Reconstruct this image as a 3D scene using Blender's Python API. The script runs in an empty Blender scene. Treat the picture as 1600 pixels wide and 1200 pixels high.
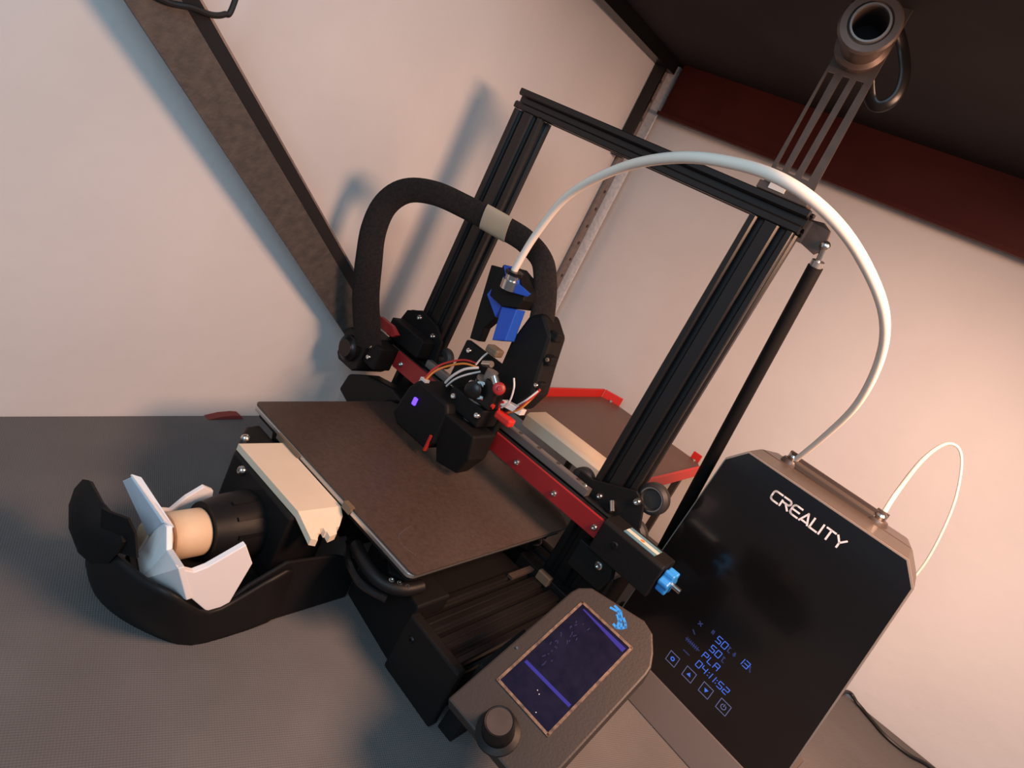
import bpy, math, random
from mathutils import Vector, Matrix
random.seed(7)
S = 0.001                                    # everything below is written in millimetres
scene = bpy.context.scene
COL = scene.collection

# ------------------------------------------------------------------ camera
cam_d = bpy.data.cameras.new('camera'); cam = bpy.data.objects.new('camera', cam_d); COL.objects.link(cam)
CAM_R = ((0.687955, 0.579775, 0.436553), (0.523924, 0.019503, -0.851542), (-0.502217, 0.814543, -0.290341))
CAM_C = (331.535, -347.335, 381.998)
r, d, f = [Vector(v) for v in CAM_R]
m = Matrix((( r.x, -d.x, -f.x, CAM_C[0]*S), ( r.y, -d.y, -f.y, CAM_C[1]*S), ( r.z, -d.z, -f.z, CAM_C[2]*S), (0, 0, 0, 1)))
cam.matrix_world = m
cam_d.sensor_width = 36; cam_d.lens = 1019.70/1600*36
cam_d.clip_start = 0.01; cam_d.clip_end = 50
scene.camera = cam

# ------------------------------------------------------------------ world and lamps
w = bpy.data.worlds.new('room_light'); scene.world = w; w.use_nodes = True
w.node_tree.nodes['Background'].inputs['Color'].default_value = (0.50, 0.74, 1.0, 1)
w.node_tree.nodes['Background'].inputs['Strength'].default_value = 0.26
def area(name, loc, target, size, power, color):
    L = bpy.data.lights.new(name, 'AREA'); L.shape = 'DISK'; L.size = size; L.energy = power; L.color = color
    o = bpy.data.objects.new(name, L); COL.objects.link(o)
    o.location = Vector(loc)*S
    o.rotation_euler = (Vector(target)-Vector(loc)).to_track_quat('-Z', 'Y').to_euler()
    return o
area('warm_shelf_lamp', (480, 120, 520), (270, 150, 0), 0.22, 5.8, (1.0, 0.56, 0.36))
area('window_daylight', (500, -1000, 850), (-220, 100, 200), 0.7, 7.8, (0.58, 0.82, 1.0))
scene.view_settings.view_transform = 'Standard'
scene.view_settings.look = 'None'
scene.view_settings.gamma = 1.0
scene.view_settings.use_curve_mapping = False
scene.view_settings.exposure = 0.0

# ------------------------------------------------------------------ materials
def mat(name, col, rough=0.5, metal=0.0, var=0.0, vscale=40, bump=0.0, bscale=300, emit=None, estr=0.0, coat=0.0, trans=0.0, spec=None, col2=None, detail=4):
    M = bpy.data.materials.new(name); M.use_nodes = True
    nt = M.node_tree; b = nt.nodes['Principled BSDF']
    b.inputs['Base Color'].default_value = (*col, 1); b.inputs['Roughness'].default_value = rough; b.inputs['Metallic'].default_value = metal
    if coat: b.inputs['Coat Weight'].default_value = coat; b.inputs['Coat Roughness'].default_value = 0.08
    if trans: b.inputs['Transmission Weight'].default_value = trans
    if spec is not None: b.inputs['Specular IOR Level'].default_value = spec
    if emit: b.inputs['Emission Color'].default_value = (*emit, 1); b.inputs['Emission Strength'].default_value = estr
    tc = nt.nodes.new('ShaderNodeTexCoord')
    if var or col2:
        n = nt.nodes.new('ShaderNodeTexNoise'); n.inputs['Scale'].default_value = vscale; n.inputs['Detail'].default_value = detail
        nt.links.new(tc.outputs['Object'], n.inputs['Vector'])
        cr = nt.nodes.new('ShaderNodeValToRGB')
        a = tuple(c*(1-var) for c in col) if not col2 else col
        z = tuple(min(1, c*(1+var)) for c in col) if not col2 else col2
        cr.color_ramp.elements[0].position = 0.32; cr.color_ramp.elements[1].position = 0.68
        cr.color_ramp.elements[0].color = (*a, 1); cr.color_ramp.elements[1].color = (*z, 1)
        nt.links.new(n.outputs['Fac'], cr.inputs['Fac']); nt.links.new(cr.outputs['Color'], b.inputs['Base Color'])
    if bump:
        n2 = nt.nodes.new('ShaderNodeTexNoise'); n2.inputs['Scale'].default_value = bscale; n2.inputs['Detail'].default_value = 3
        nt.links.new(tc.outputs['Object'], n2.inputs['Vector'])
        bp = nt.nodes.new('ShaderNodeBump'); bp.inputs['Strength'].default_value = bump; bp.inputs['Distance'].default_value = 0.002
        nt.links.new(n2.outputs['Fac'], bp.inputs['Height']); nt.links.new(bp.outputs['Normal'], b.inputs['Normal'])
    return M

def cloth_mat():
    M = mat('grey_woven_cloth', (0.105, 0.098, 0.098), 0.85, spec=0.2)
    nt = M.node_tree; b = nt.nodes['Principled BSDF']
    tc = nt.nodes.new('ShaderNodeTexCoord')
    def wave(rot, sc):
        mp = nt.nodes.new('ShaderNodeMapping'); mp.inputs['Rotation'].default_value = (0, 0, rot)
        nt.links.new(tc.outputs['Object'], mp.inputs['Vector'])
        wv = nt.nodes.new('ShaderNodeTexWave'); wv.inputs['Scale'].default_value = sc; wv.inputs['Distortion'].default_value = 0.3
        nt.links.new(mp.outputs['Vector'], wv.inputs['Vector']); return wv
    w1, w2 = wave(0.4, 190), wave(0.4+math.pi/2, 190)
    mul = nt.nodes.new('ShaderNodeMath'); mul.operation = 'ADD'
    nt.links.new(w1.outputs['Fac'], mul.inputs[0]); nt.links.new(w2.outputs['Fac'], mul.inputs[1])
    ns = nt.nodes.new('ShaderNodeTexNoise'); ns.inputs['Scale'].default_value = 9; ns.inputs['Detail'].default_value = 5
    nt.links.new(tc.outputs['Object'], ns.inputs['Vector'])
    ad = nt.nodes.new('ShaderNodeMath'); ad.operation = 'MULTIPLY_ADD'; ad.inputs[1].default_value = 0.18
    nt.links.new(mul.outputs[0], ad.inputs[0]); nt.links.new(ns.outputs['Fac'], ad.inputs[2])
    cr = nt.nodes.new('ShaderNodeValToRGB')
    cr.color_ramp.elements[0].position = 0.3; cr.color_ramp.elements[1].position = 1.0
    cr.color_ramp.elements[0].color = (0.100, 0.093, 0.091, 1); cr.color_ramp.elements[1].color = (0.160, 0.150, 0.146, 1)
    nt.links.new(ad.outputs[0], cr.inputs['Fac']); nt.links.new(cr.outputs['Color'], b.inputs['Base Color'])
    bp = nt.nodes.new('ShaderNodeBump'); bp.inputs['Strength'].default_value = 0.25; bp.inputs['Distance'].default_value = 0.001
    nt.links.new(mul.outputs[0], bp.inputs['Height']); nt.links.new(bp.outputs['Normal'], b.inputs['Normal'])
    return M

M = dict(
 wall = mat('white_plaster', (0.74, 0.70, 0.67), 0.9, var=0.05, vscale=5, bump=0.25, bscale=60, spec=0.2),
 cloth = cloth_mat(),
 anod = mat('black_anodised', (0.009, 0.0075, 0.0072), 0.33, 0.0, spec=0.45),
 black = mat('black_plastic', (0.008, 0.007, 0.007), 0.5, spec=0.25, bump=0.05, bscale=200),
 blackm = mat('matte_black_plastic', (0.007, 0.0062, 0.0062), 0.62, spec=0.2, bump=0.08, bscale=300),
 blackg = mat('gloss_black_plastic', (0.007, 0.006, 0.006), 0.32, spec=0.35),
 sleeve = mat('braided_sleeve', (0.024, 0.018, 0.016), 0.85, spec=0.15, var=0.25, vscale=400, bump=0.4, bscale=900),
 red = mat('red_metal', (0.30, 0.014, 0.016), 0.42, var=0.08, vscale=20),
 redp = mat('red_print', (0.62, 0.025, 0.018), 0.45, bump=0.05),
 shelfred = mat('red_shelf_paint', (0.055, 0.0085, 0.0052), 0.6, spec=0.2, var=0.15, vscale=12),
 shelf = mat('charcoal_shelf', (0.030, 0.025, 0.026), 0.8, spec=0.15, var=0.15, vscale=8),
 pei = mat('bronze_print_sheet', (0.075, 0.050, 0.039), 0.30, 0.1, var=0.14, vscale=260, bump=0.12, bscale=1500, spec=0.5),
 alu = mat('aluminium', (0.55, 0.54, 0.52), 0.35, 0.9),
 steel = mat('steel', (0.62, 0.60, 0.57), 0.25, 1.0),
 darksteel = mat('dark_steel', (0.10, 0.072, 0.060), 0.42, 0.4, var=0.15, vscale=60),
 rail = mat('rail_steel', (0.22, 0.20, 0.19), 0.4, 0.6),
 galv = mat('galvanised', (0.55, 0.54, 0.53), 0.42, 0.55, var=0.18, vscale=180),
 galv_lit = mat('lit_galvanised', (0.80, 0.80, 0.80), 0.38, 0.35, var=0.12, vscale=200),  # glint on the post's front flange, put into a lighter colour
 galv_baked = mat('baked_tone_galvanised', (0.22, 0.17, 0.15), 0.5, 0.3, var=0.15, vscale=120),  # light put into colour: shaded post flange, also the brace's lit edge
 brace = mat('weathered_iron', (0.060, 0.053, 0.050), 0.6, 0.1, col2=(0.098, 0.082, 0.070), vscale=110, detail=8, bump=0.35, bscale=160),
 cream = mat('cream_print', (0.74, 0.60, 0.45), 0.6, var=0.03, vscale=30),
 creamw = mat('pale_wood', (0.80, 0.60, 0.40), 0.55, var=0.06, vscale=50),
 white = mat('white_print', (0.86, 0.83, 0.82), 0.5),
 whitet = mat('white_tube', (0.88, 0.78, 0.67), 0.45),
 blue = mat('blue_print', (0.014, 0.085, 0.50), 0.45),
 bluek = mat('light_blue_plastic', (0.03, 0.26, 0.72), 0.4),
 lcdh = mat('charcoal_housing', (0.031, 0.024, 0.021), 0.55, bump=0.1, bscale=600),
 bezel = mat('worn_bezel', (0.07, 0.045, 0.035), 0.6, col2=(0.24, 0.15, 0.10), vscale=250),
 glass = mat('display_glass', (0.008, 0.007, 0.014), 0.2, spec=0.25, emit=(0.05, 0.035, 0.20), estr=0.055, var=0.3, vscale=120),
 lcdband = mat('lcd_lit_band', (0.02, 0.02, 0.15), 0.25, emit=(0.08, 0.05, 0.60), estr=0.22),
 lcdtext = mat('lcd_dim_text', (0.03, 0.03, 0.09), 0.3, emit=(0.12, 0.12, 0.35), estr=0.04),
 panel = mat('black_glass_panel', (0.006, 0.0055, 0.006), 0.16, coat=0.3),
 dbody = mat('taupe_translucent_plastic', (0.068, 0.052, 0.043), 0.35, var=0.05, vscale=20),
 dseam = mat('dark_seam', (0.05, 0.035, 0.03), 0.6),
 drim = mat('panel_rim', (0.34, 0.28, 0.24), 0.35, 0.2),
 dbase = mat('brown_plastic', (0.10, 0.075, 0.062), 0.5),
 letter = mat('white_lettering', (0.82, 0.80, 0.80), 0.5),
 digit = mat('blue_display_digits', (0.02, 0.05, 0.2), 0.4, emit=(0.08, 0.20, 0.95), estr=0.62),
 digitdim = mat('dim_display_text', (0.02, 0.03, 0.1), 0.4, emit=(0.08, 0.12, 0.45), estr=0.16),
 btn = mat('button_outline', (0.1, 0.11, 0.2), 0.4, emit=(0.25, 0.32, 0.75), estr=0.24),
 led = mat('violet_led', (0.1, 0.02, 0.4), 0.4, emit=(0.12, 0.05, 1.0), estr=2.2),
 flagb = mat('sky_blue_print', (0.10, 0.22, 0.28), 0.5),
 flagw = mat('white_print_label', (0.62, 0.56, 0.50), 0.5),
 flags = mat('sun_print', (0.62, 0.20, 0.05), 0.5),
 wireo = mat('orange_wire', (0.60, 0.20, 0.03), 0.5), wirer = mat('red_wire', (0.45, 0.02, 0.015), 0.5),
 wirew = mat('white_wire', (0.70, 0.64, 0.60), 0.5), wireb = mat('black_wire', (0.012, 0.011, 0.011), 0.5),
 tape = mat('tan_tape', (0.42, 0.33, 0.23), 0.5),
 rubber = mat('black_rubber', (0.02, 0.018, 0.017), 0.55),
 tan = mat('tan_plastic', (0.16, 0.11, 0.07), 0.5),
 lid = mat('brown_box_lid', (0.13, 0.070, 0.050), 0.45, 0.1, var=0.06, vscale=15),
 boxm = mat('dark_box', (0.045, 0.032, 0.028), 0.6),
 redcloth = mat('dark_red_cloth', (0.20, 0.035, 0.03), 0.8),
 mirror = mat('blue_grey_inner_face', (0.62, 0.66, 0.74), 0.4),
)

# ------------------------------------------------------------------ mesh builder
V3 = Vector
class MB:
    def __init__(s): s.v = []; s.f = []; s.mi = []; s.m = 0
    def add(s, vs, fs):
        o = len(s.v); s.v += [tuple(v) for v in vs]
        for f in fs: s.f.append(tuple(i+o for i in f)); s.mi.append(s.m)
        return s
    def box(s, x0, x1, y0, y1, z0, z1):
        return s.add([(x0,y0,z0),(x1,y0,z0),(x1,y1,z0),(x0,y1,z0),(x0,y0,z1),(x1,y0,z1),(x1,y1,z1),(x0,y1,z1)],
                     [(0,3,2,1),(4,5,6,7),(0,1,5,4),(1,2,6,5),(2,3,7,6),(3,0,4,7)])
    def obox(s, c, ax, ay, az, hx, hy, hz):
        c = V3(c); ax, ay, az = V3(ax).normalized()*hx, V3(ay).normalized()*hy, V3(az).normalized()*hz
        vs = [c+sx*ax+sy*ay+sz*az for sz in (-1,1) for sx,sy in ((-1,-1),(1,-1),(1,1),(-1,1))]
        return s.add(vs, [(0,3,2,1),(4,5,6,7),(0,1,5,4),(1,2,6,5),(2,3,7,6),(3,0,4,7)])
    def prism(s, pts, o, u, v, wv, w0, w1, pts1=None):
        o, u, v, wv = V3(o), V3(u), V3(v), V3(wv); n = len(pts); pts1 = pts1 or pts
        vs = [o+u*a+v*b+wv*w0 for a, b in pts] + [o+u*a+v*b+wv*w1 for a, b in pts1]
        fs = [tuple(range(n-1, -1, -1)), tuple(range(n, 2*n))] + [(i, (i+1) % n, n+(i+1) % n, n+i) for i in range(n)]
        return s.add(vs, fs)
    def tube(s, path, rad, n=12, flat=None, cap=True, upv=None):
        P = [V3(p) for p in path]; R = rad if isinstance(rad, (list, tuple)) else [rad]*len(P)
        vs = []; fs = []; prev = None
        for i, p in enumerate(P):
            t = (P[min(i+1, len(P)-1)]-P[max(i-1, 0)]).normalized()
            if prev is None:
                a = V3(upv) if upv else (V3((0,0,1)) if abs(t.z) < 0.9 else V3((1,0,0)))
            else: a = prev
            if upv: a = V3(upv)
            a = (a-t*a.dot(t)).normalized(); prev = a; b = t.cross(a)
            fa, fb = flat if flat else (1, 1)
            for k in range(n):
                q = 2*math.pi*k/n; vs.append(p+a*math.cos(q)*R[i]*fa+b*math.sin(q)*R[i]*fb)
        for i in range(len(P)-1):
            for k in range(n): fs.append((i*n+k, i*n+(k+1) % n, (i+1)*n+(k+1) % n, (i+1)*n+k))
        if cap: fs += [tuple(range(n-1, -1, -1)), tuple(range((len(P)-1)*n, len(P)*n))]
        return s.add(vs, fs)
    def cyl(s, p0, p1, r0, r1=None, n=20): return s.tube([p0, p1], [r0, r0 if r1 is None else r1], n)
    def lathe(s, o, ax, prof, n=24):
        """prof: (along, radius) pairs; closed loop when first == last"""
        o = V3(o); t = V3(ax).normalized(); a = V3((0,0,1)) if abs(t.z) < 0.9 else V3((1,0,0)); a = (a-t*a.dot(t)).normalized(); b = t.cross(a)
        vs = []; fs = []
        for h, rr in prof:
            for k in range(n):
                q = 2*math.pi*k/n; vs.append(o+t*h+(a*math.cos(q)+b*math.sin(q))*rr)
        for i in range(len(prof)-1):
            for k in range(n): fs.append((i*n+k, i*n+(k+1) % n, (i+1)*n+(k+1) % n, (i+1)*n+k))
        if prof[0] != prof[-1]: fs += [tuple(range(n-1, -1, -1)), tuple(range((len(prof)-1)*n, len(prof)*n))]
        return s.add(vs, fs)
    def sphere(s, c, r, n=14):
        c = V3(c); prof = [(-r*math.cos(math.pi*i/8), max(0.02*r, r*math.sin(math.pi*i/8))) for i in range(9)]
        return s.lathe(c, (0,0,1), prof, n)
    def grid(s, rows):
        n = len(rows[0]); vs = [p for rr in rows for p in rr]
        return s.add(vs, [(i*n+k, i*n+k+1, (i+1)*n+k+1, (i+1)*n+k) for i in range(len(rows)-1) for k in range(n-1)])
    def screw(s, p, ax, r=3.0, h=2.0):
        ax = V3(ax).normalized(); p = V3(p)
        return s.lathe(p, ax, [(-0.5, r), (h*0.55, r), (h, r*0.72), (h, r*0.42), (h*0.45, r*0.40)], 14)
    def build(s, name, mats, parent=None, smooth=False, bevel=0, solid=0, sub=0):
        off = V3((0,0,0)); q = parent
        while q is not None: off += q.location; q = q.parent
        me = bpy.data.meshes.new(name)
        me.from_pydata([(V3(v)*S-off)[:] for v in s.v], [], s.f)
        mats = mats if isinstance(mats, (list, tuple)) else [mats]
        for mm in mats: me.materials.append(M[mm])
        for p, k in zip(me.polygons, s.mi): p.material_index = k; p.use_smooth = smooth
        me.update()
        import bmesh
        bm = bmesh.new(); bm.from_mesh(me); bmesh.ops.recalc_face_normals(bm, faces=bm.faces); bm.to_mesh(me); bm.free()
        o = bpy.data.objects.new(name, me); COL.objects.link(o); o.parent = parent
        if sub: md = o.modifiers.new('sub', 'SUBSURF'); md.levels = sub; md.render_levels = sub
        if solid: md = o.modifiers.new('solid', 'SOLIDIFY'); md.thickness = solid*S; md.offset = 0
        if bevel: md = o.modifiers.new('bevel', 'BEVEL'); md.width = bevel*S; md.segments = 2; md.limit_method = 'ANGLE'; md.angle_limit = 0.6
        if smooth and not sub:
            md = o.modifiers.new('es', 'EDGE_SPLIT'); md.split_angle = 0.7
        return o
def spline(pts, n=8):
    P = [V3(p) for p in pts]; out = []
    for i in range(len(P)-1):
        a, b, c, e = P[max(i-1,0)], P[i], P[i+1], P[min(i+2, len(P)-1)]
        for k in range(n):
            t = k/n
            out.append(0.5*((2*b)+(c-a)*t+(2*a-5*b+4*c-e)*t*t+(3*b-a-3*c+e)*t**3))
    out.append(P[-1]); return out
def lerp_list(vals, n=8):
    out = []
    for i in range(len(vals)-1): out += [vals[i]+(vals[i+1]-vals[i])*k/n for k in range(n)]
    return out+[vals[-1]]
def thing(name, loc, label, cat, group=None):
    o = bpy.data.objects.new(name, None); COL.objects.link(o); o.empty_display_size = 0.02
    o.location = V3(loc)*S; tag(o, label, cat, group); return o
def tag(o, label, cat, group=None):
    o['label'] = label; o['category'] = cat
    if group: o['group'] = group
    return o
def struct(o): o['kind'] = 'structure'; return o
SLOT = [(-4.6,0),(-3,1.8),(-3,2.3),(-5.4,2.3),(-5.4,3.4),(-2.7,6.1),(2.7,6.1),(5.4,3.4),(5.4,2.3),(3,2.3),(3,1.8),(4.6,0)]
def profile(nx, ny):
    """aluminium T-slot outline, nx x ny cells of 20 mm, corner at 0,0"""
    pts = []
    for (p, dd, nn, cnt) in (((0,0),(1,0),(0,1),nx), ((20*nx,0),(0,1),(-1,0),ny), ((20*nx,20*ny),(-1,0),(0,-1),nx), ((0,20*ny),(0,-1),(1,0),ny)):
        pts.append((p[0]+dd[0]*0.8+0*nn[0], p[1]+dd[1]*0.8))
        for c in range(cnt):
            for t, dep in SLOT: pts.append((p[0]+dd[0]*(10+20*c+t)+nn[0]*dep, p[1]+dd[1]*(10+20*c+t)+nn[1]*dep))
        pts.append((p[0]+dd[0]*(20*cnt-0.8), p[1]+dd[1]*(20*cnt-0.8)))
    return pts
def strokes(mb, polys, wdt, o, u, v, nn, h=0.35):
    """flat lettering: each polyline becomes a strip of constant width on the plane o,u,v"""
    o, u, v, nn = V3(o), V3(u), V3(v), V3(nn)
    for pl in polys:
        for (a, b), (c, e) in zip(pl[:-1], pl[1:]):
            L = math.hypot(c-a, e-b)
            if L < 1e-6: continue
            dx, dy = (c-a)/L, (e-b)/L; k = wdt/2
            q = [(a-dx*k*.8-dy*k, b-dy*k*.8+dx*k), (c+dx*k*.8-dy*k, e+dy*k*.8+dx*k), (c+dx*k*.8+dy*k, e+dy*k*.8-dx*k), (a-dx*k*.8+dy*k, b-dy*k*.8-dx*k)]
            mb.prism(q, o, u, v, nn, 0, h)
    return mb
def arc(cx, cy, rx, ry, a0, a1, n=8): return [(cx+rx*math.cos(math.radians(a0+(a1-a0)*i/n)), cy+ry*math.sin(math.radians(a0+(a1-a0)*i/n))) for i in range(n+1)]

# ================================================================== the setting
WX = lambda y: -241+0.03*y
mb = MB(); mb.prism([(WX(-900), -900), (WX(590), 590), (WX(590)-40, 590), (WX(-900)-40, -900)], (0,0,0), (1,0,0), (0,1,0), (0,0,1), -200, 1100)
struct(mb.build('wall_left', 'wall'))
mb = MB(); mb.box(-222, 1300, 562, 600, -200, 1100); struct(mb.build('wall_back', 'wall'))
mb = MB(); mb.prism([(WX(-700)+1, -700), (1200, -700), (1200, 560), (WX(560)+1, 560)], (0,0,0), (1,0,0), (0,1,0), (0,0,1), -18, 0)
t = mb.build('table_top', 'cloth', bevel=2); tag(t, 'grey woven cloth covered tabletop that everything stands on', 'tabletop')

# shelf overhead, its red beam, post and brace
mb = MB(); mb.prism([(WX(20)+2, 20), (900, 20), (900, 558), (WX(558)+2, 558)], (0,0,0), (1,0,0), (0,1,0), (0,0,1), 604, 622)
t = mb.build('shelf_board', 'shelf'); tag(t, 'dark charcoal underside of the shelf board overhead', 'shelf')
b_ = thing('shelf_beam', (150, 530, 530), 'dark red painted beam under the overhead shelf along the wall', 'beam')
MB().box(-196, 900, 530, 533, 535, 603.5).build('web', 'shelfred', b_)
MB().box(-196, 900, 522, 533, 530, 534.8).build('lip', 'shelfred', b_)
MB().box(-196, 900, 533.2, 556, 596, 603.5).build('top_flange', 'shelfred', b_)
t = MB().box(-221, -203, 20, 528, 586, 603.5).build('shelf_side_rail', 'anod'); tag(t, 'black rail under shelf edge along left wall', 'rail')
# corner post: L section of galvanised angle with holes in one flange
p_ = thing('corner_post', (-214, 545, 0), 'galvanised slotted angle post standing in the wall corner', 'post')
mb = MB()
mb.box(-221.5, -218, 520, 556, 0.5, 600); o1 = mb.build('hole_flange', 'galv_baked', p_)
MB().box(-218, -203, 536, 539.5, 0.5, 600).build('front_flange', 'galv_lit', p_)
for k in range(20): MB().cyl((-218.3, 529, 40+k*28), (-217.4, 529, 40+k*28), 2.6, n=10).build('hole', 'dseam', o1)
MB().box(-224, -206, 505, 509, 455, 600).build('gusset', 'anod', p_)
# diagonal brace (weathered L section), standing a little off the left wall
a, b = V3((-209, -133.5, 373.6)), V3((-209, 174, 132.8))
e = (b-a).normalized(); a = a-e*170; pn = V3((0, -e.z, e.y))
if pn.z < 0: pn = -pn
bl = (b-a).length/2; bc = (a+b)/2
d_ = thing('diagonal_brace', (-209, 174, 133), 'weathered dark metal brace running diagonally down the left wall', 'brace')
MB().obox(bc, e, pn, (1,0,0), bl, 17, 2).build('wide_flange', 'brace', d_)
MB().obox(bc+pn*22.2+V3((3.6,0,0)), e, pn+V3((0.75,0,0)), V3((1,0,0))-pn*0.75, bl, 6.2, 1.2).build('raised_flange', 'lcdh', d_)  # shade on this flange is put into a darker colour
MB().obox(bc+pn*27.6+V3((7.2,0,0)), e, pn, (1,0,0), bl, 0.9, 1.5).build('lit_flange_edge', 'galv_baked', d_)  # lit edge of the brace, painted as a lighter strip
# wire crossing the brace
t = MB().tube(spline([(-204,-160,376),(-203,-124,371.6),(-200,-106,375.8),(-199,-92,377.4),(-199,-83.5,381.8),(-199,-79.5,388.4),(-199,-79,430)]), 2.2, 8).build('hanging_wire', 'wireb', smooth=True)
tag(t, 'black wire hanging across the top of the diagonal brace', 'wire')
mb = MB(); mb.prism([(38,0.3),(52,4.0),(66,5.2),(74,4.6),(80,0.3)], (-237,0,0), (0,1,0), (0,0,1), (1,0,0), -1.5, 8)
t = mb.build('red_cloth', 'redcloth'); tag(t, 'small dark red cloth scrap at the foot of left wall', 'cloth')

# ================================================================== printer
P = thing('desktop_printer', (0, 120, 0), 'black open-frame filament printer with red beam plate and bronze bed', 'printer')
# uprights and top bar
for x0 in (-161, 121.5):
    MB().prism(profile(2, 1), (x0, 204, 0), (1,0,0), (0,1,0), (0,0,1), 12, 431.5).build('upright', 'anod', P)
MB().prism(profile(1, 1), (0, 204, 432), (0,1,0), (0,0,1), (1,0,0), -163, 164).build('top_bar', 'anod', P)
# spool holder on the top bar
sh = MB()
def splate(mb, x0, x1, z0, z1, t=1.6, x2=None, x3=None):
    x2 = x0 if x2 is None else x2; x3 = x1 if x3 is None else x3
    y0, y1 = 211-0.04*(z0-452), 211-0.04*(z1-452)
    mb.add([(x0,y0,z0),(x1,y0,z0),(x3,y1,z1),(x2,y1,z1),(x0,y0+t,z0),(x1,y0+t,z0),(x3,y1+t,z1),(x2,y1+t,z1)],
           [(0,1,2,3),(7,6,5,4),(0,4,5,1),(1,5,6,2),(2,6,7,3),(3,7,4,0)])
xs = [115, 118.6, 124.6, 129.6, 136.0, 141.4, 148.0, 155.5]
xt = [115, 116.6, 122.6, 129.0, 135.4, 140.2, 146.6, 152]
splate(sh, 115, 157.5, 452.5, 472, 1.6, 115, 155.5)
for k in (0, 2, 4, 6): splate(sh, xs[k], xs[k+1], 472, 550, 1.6, xt[k], xt[k+1])
splate(sh, 115, 152, 550, 604, 1.6, 115, 150.5)
SP = sh.build('spool_holder', 'darksteel', P)
MB().box(114, 160, 204, 216, 452.2, 459).build('foot_flange', 'darksteel', SP, bevel=1)
MB().box(124, 138, 203, 206, 455, 463).build('paper_tag', 'flagw', SP)
c0, ax = V3((131.5, 205.5, 572.5)), V3((0.26, -0.96, 0.04))
MB().lathe(c0, ax, [(0, 19.5), (6, 19.5), (8, 16), (30, 15), (36, 19.5), (40, 21), (42, 19.5), (42, 15), (40.5, 14), (40.5, 11.6), (12, 11), (0, 11), (0, 19.5)], 36).build('spindle', 'darksteel', SP, smooth=True)
MB().lathe(c0, ax, [(40.6, 13.9), (42.8, 13.2), (42.8, 11.8), (40.6, 11.6), (40.6, 13.9)], 36).build('spindle_rim', 'rail', SP, smooth=True)
MB().lathe(c0, ax, [(10, 11), (10.5, 0.1)], 24).build('spindle_core', 'blackm', SP)
pp = [(146, 212, 592), (154, 220, 584), (164, 224, 570), (168, 226, 556), (165, 226, 546), (158, 225, 542), (151, 222, 546), (146, 214, 554)]
MB().tube(spline(pp, 6), 3.6, 10, flat=(1.3, 0.45)).build('wire_loop', 'blackg', SP, smooth=True)

# strut with ball joint at the right
BR = MB().add([(158,222,428),(166,222,428),(166,222,447),(158,222,447),(180,219,424),(185,219,430),(182,219,445),(174,219,449)],[(0,1,2,3),(1,4,5,2),(2,5,6,7),(2,7,3)]).build('strut_bracket', 'darksteel', P, solid=2)
MB().sphere((184.5, 218, 433.5), 4.2).build('ball_joint', 'steel', BR, smooth=True)
MB().cyl((184.5,219,431), (185,224.5,418), 2.3, n=12).build('joint_pin', 'steel', BR, smooth=True)
ST = MB().cyl((185,225.5,417), (185,342,4), 6.2, n=18).build('strut_rod', 'blackm', P, smooth=True)
MB().cyl((185,223.8,421.5), (185,226.2,414.5), 5.2, n=18).build('strut_ferrule', 'alu', ST, smooth=True)
MB().lathe((185,342,0.5), (0,0,1), [(0,13),(5,13),(8,9)], 20).build('strut_foot', 'blackm', ST)

# X gantry
XB = MB().prism(profile(1, 1), (0, 177, 126), (0,1,0), (0,0,1), (1,0,0), -158, 176).build('gantry_beam', 'anod', P)
FP = MB().box(-143, 161, 173.8, 177, 126.3, 146).build('beam_plate', 'red', P, bevel=0.6)
FP['label'] = 'red metal plate along the front of the gantry beam'
for x in (-131, -94, 6, 56, 106, 156): MB().screw((x, 173.8, 135.2), (0,-1,0), 3.1, 2.2).build('screw', 'steel', FP, smooth=True)
RL = MB().prism([(0,0),(9,0),(9,7),(7.6,8),(1.4,8),(0,7)], (0,187,146.2), (0,1,0), (0,0,1), (1,0,0), -110, 128).build('linear_rail', 'rail', P)
for k in range(9): MB().cyl((-95+k*26, 191.5, 154.1), (-95+k*26, 191.5, 154.7), 2.2, n=10).build('rail_hole', 'dseam', RL)
MB().screw((122, 191, 154), (0,0,1), 2.4, 1.5).build('rail_screw', 'steel', RL)
# belt tensioner block with sticker and blue knob
TN = MB().prism([(0,0),(28,0),(28,31),(25,33),(3,33),(0,30)], (0,171,117), (0,1,0), (0,0,1), (1,0,0), 161.5, 226).build('tensioner_block', 'blackm', P, bevel=1)
st = MB()
st.box(180, 213.5, 174.5, 180, 150.1, 150.7); st.m = 1; st.box(180, 213.5, 180, 186, 150.1, 150.7); st.m = 0; st.box(180, 213.5, 186, 191.5, 150.1, 150.7)
st.m = 2; st.lathe((196.5, 183, 150.6), (0,0,1), [(0, 2.1), (0.4, 2.1)], 12)
s_ = st.build('flag_sticker', ['flagb', 'flagw', 'flags'], TN); s_['label'] = 'sticker of light blue and white stripes with small sun'
lob = [(math.cos(q)*(10.4+1.5*math.cos(6*q)), math.sin(q)*(10.4+1.5*math.cos(6*q))) for q in [2*math.pi*i/48 for i in range(48)]]
kb = MB().prism(lob, (0,184,136), (0,1,0), (0,0,1), (1,0,0), 227, 236.5).build('tensioner_knob', 'bluek', TN, bevel=1.2); kb['label'] = 'light blue lobed tension knob'
MB().cyl((226,184,136), (245,184,136), 2.5, n=12).build('tensioner_bolt', 'steel', TN, smooth=True)
MB().screw((181, 170.8, 146-10), (0,-1,0), 3.4, 1).build('recessed_screw', 'blackg', TN)
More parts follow.
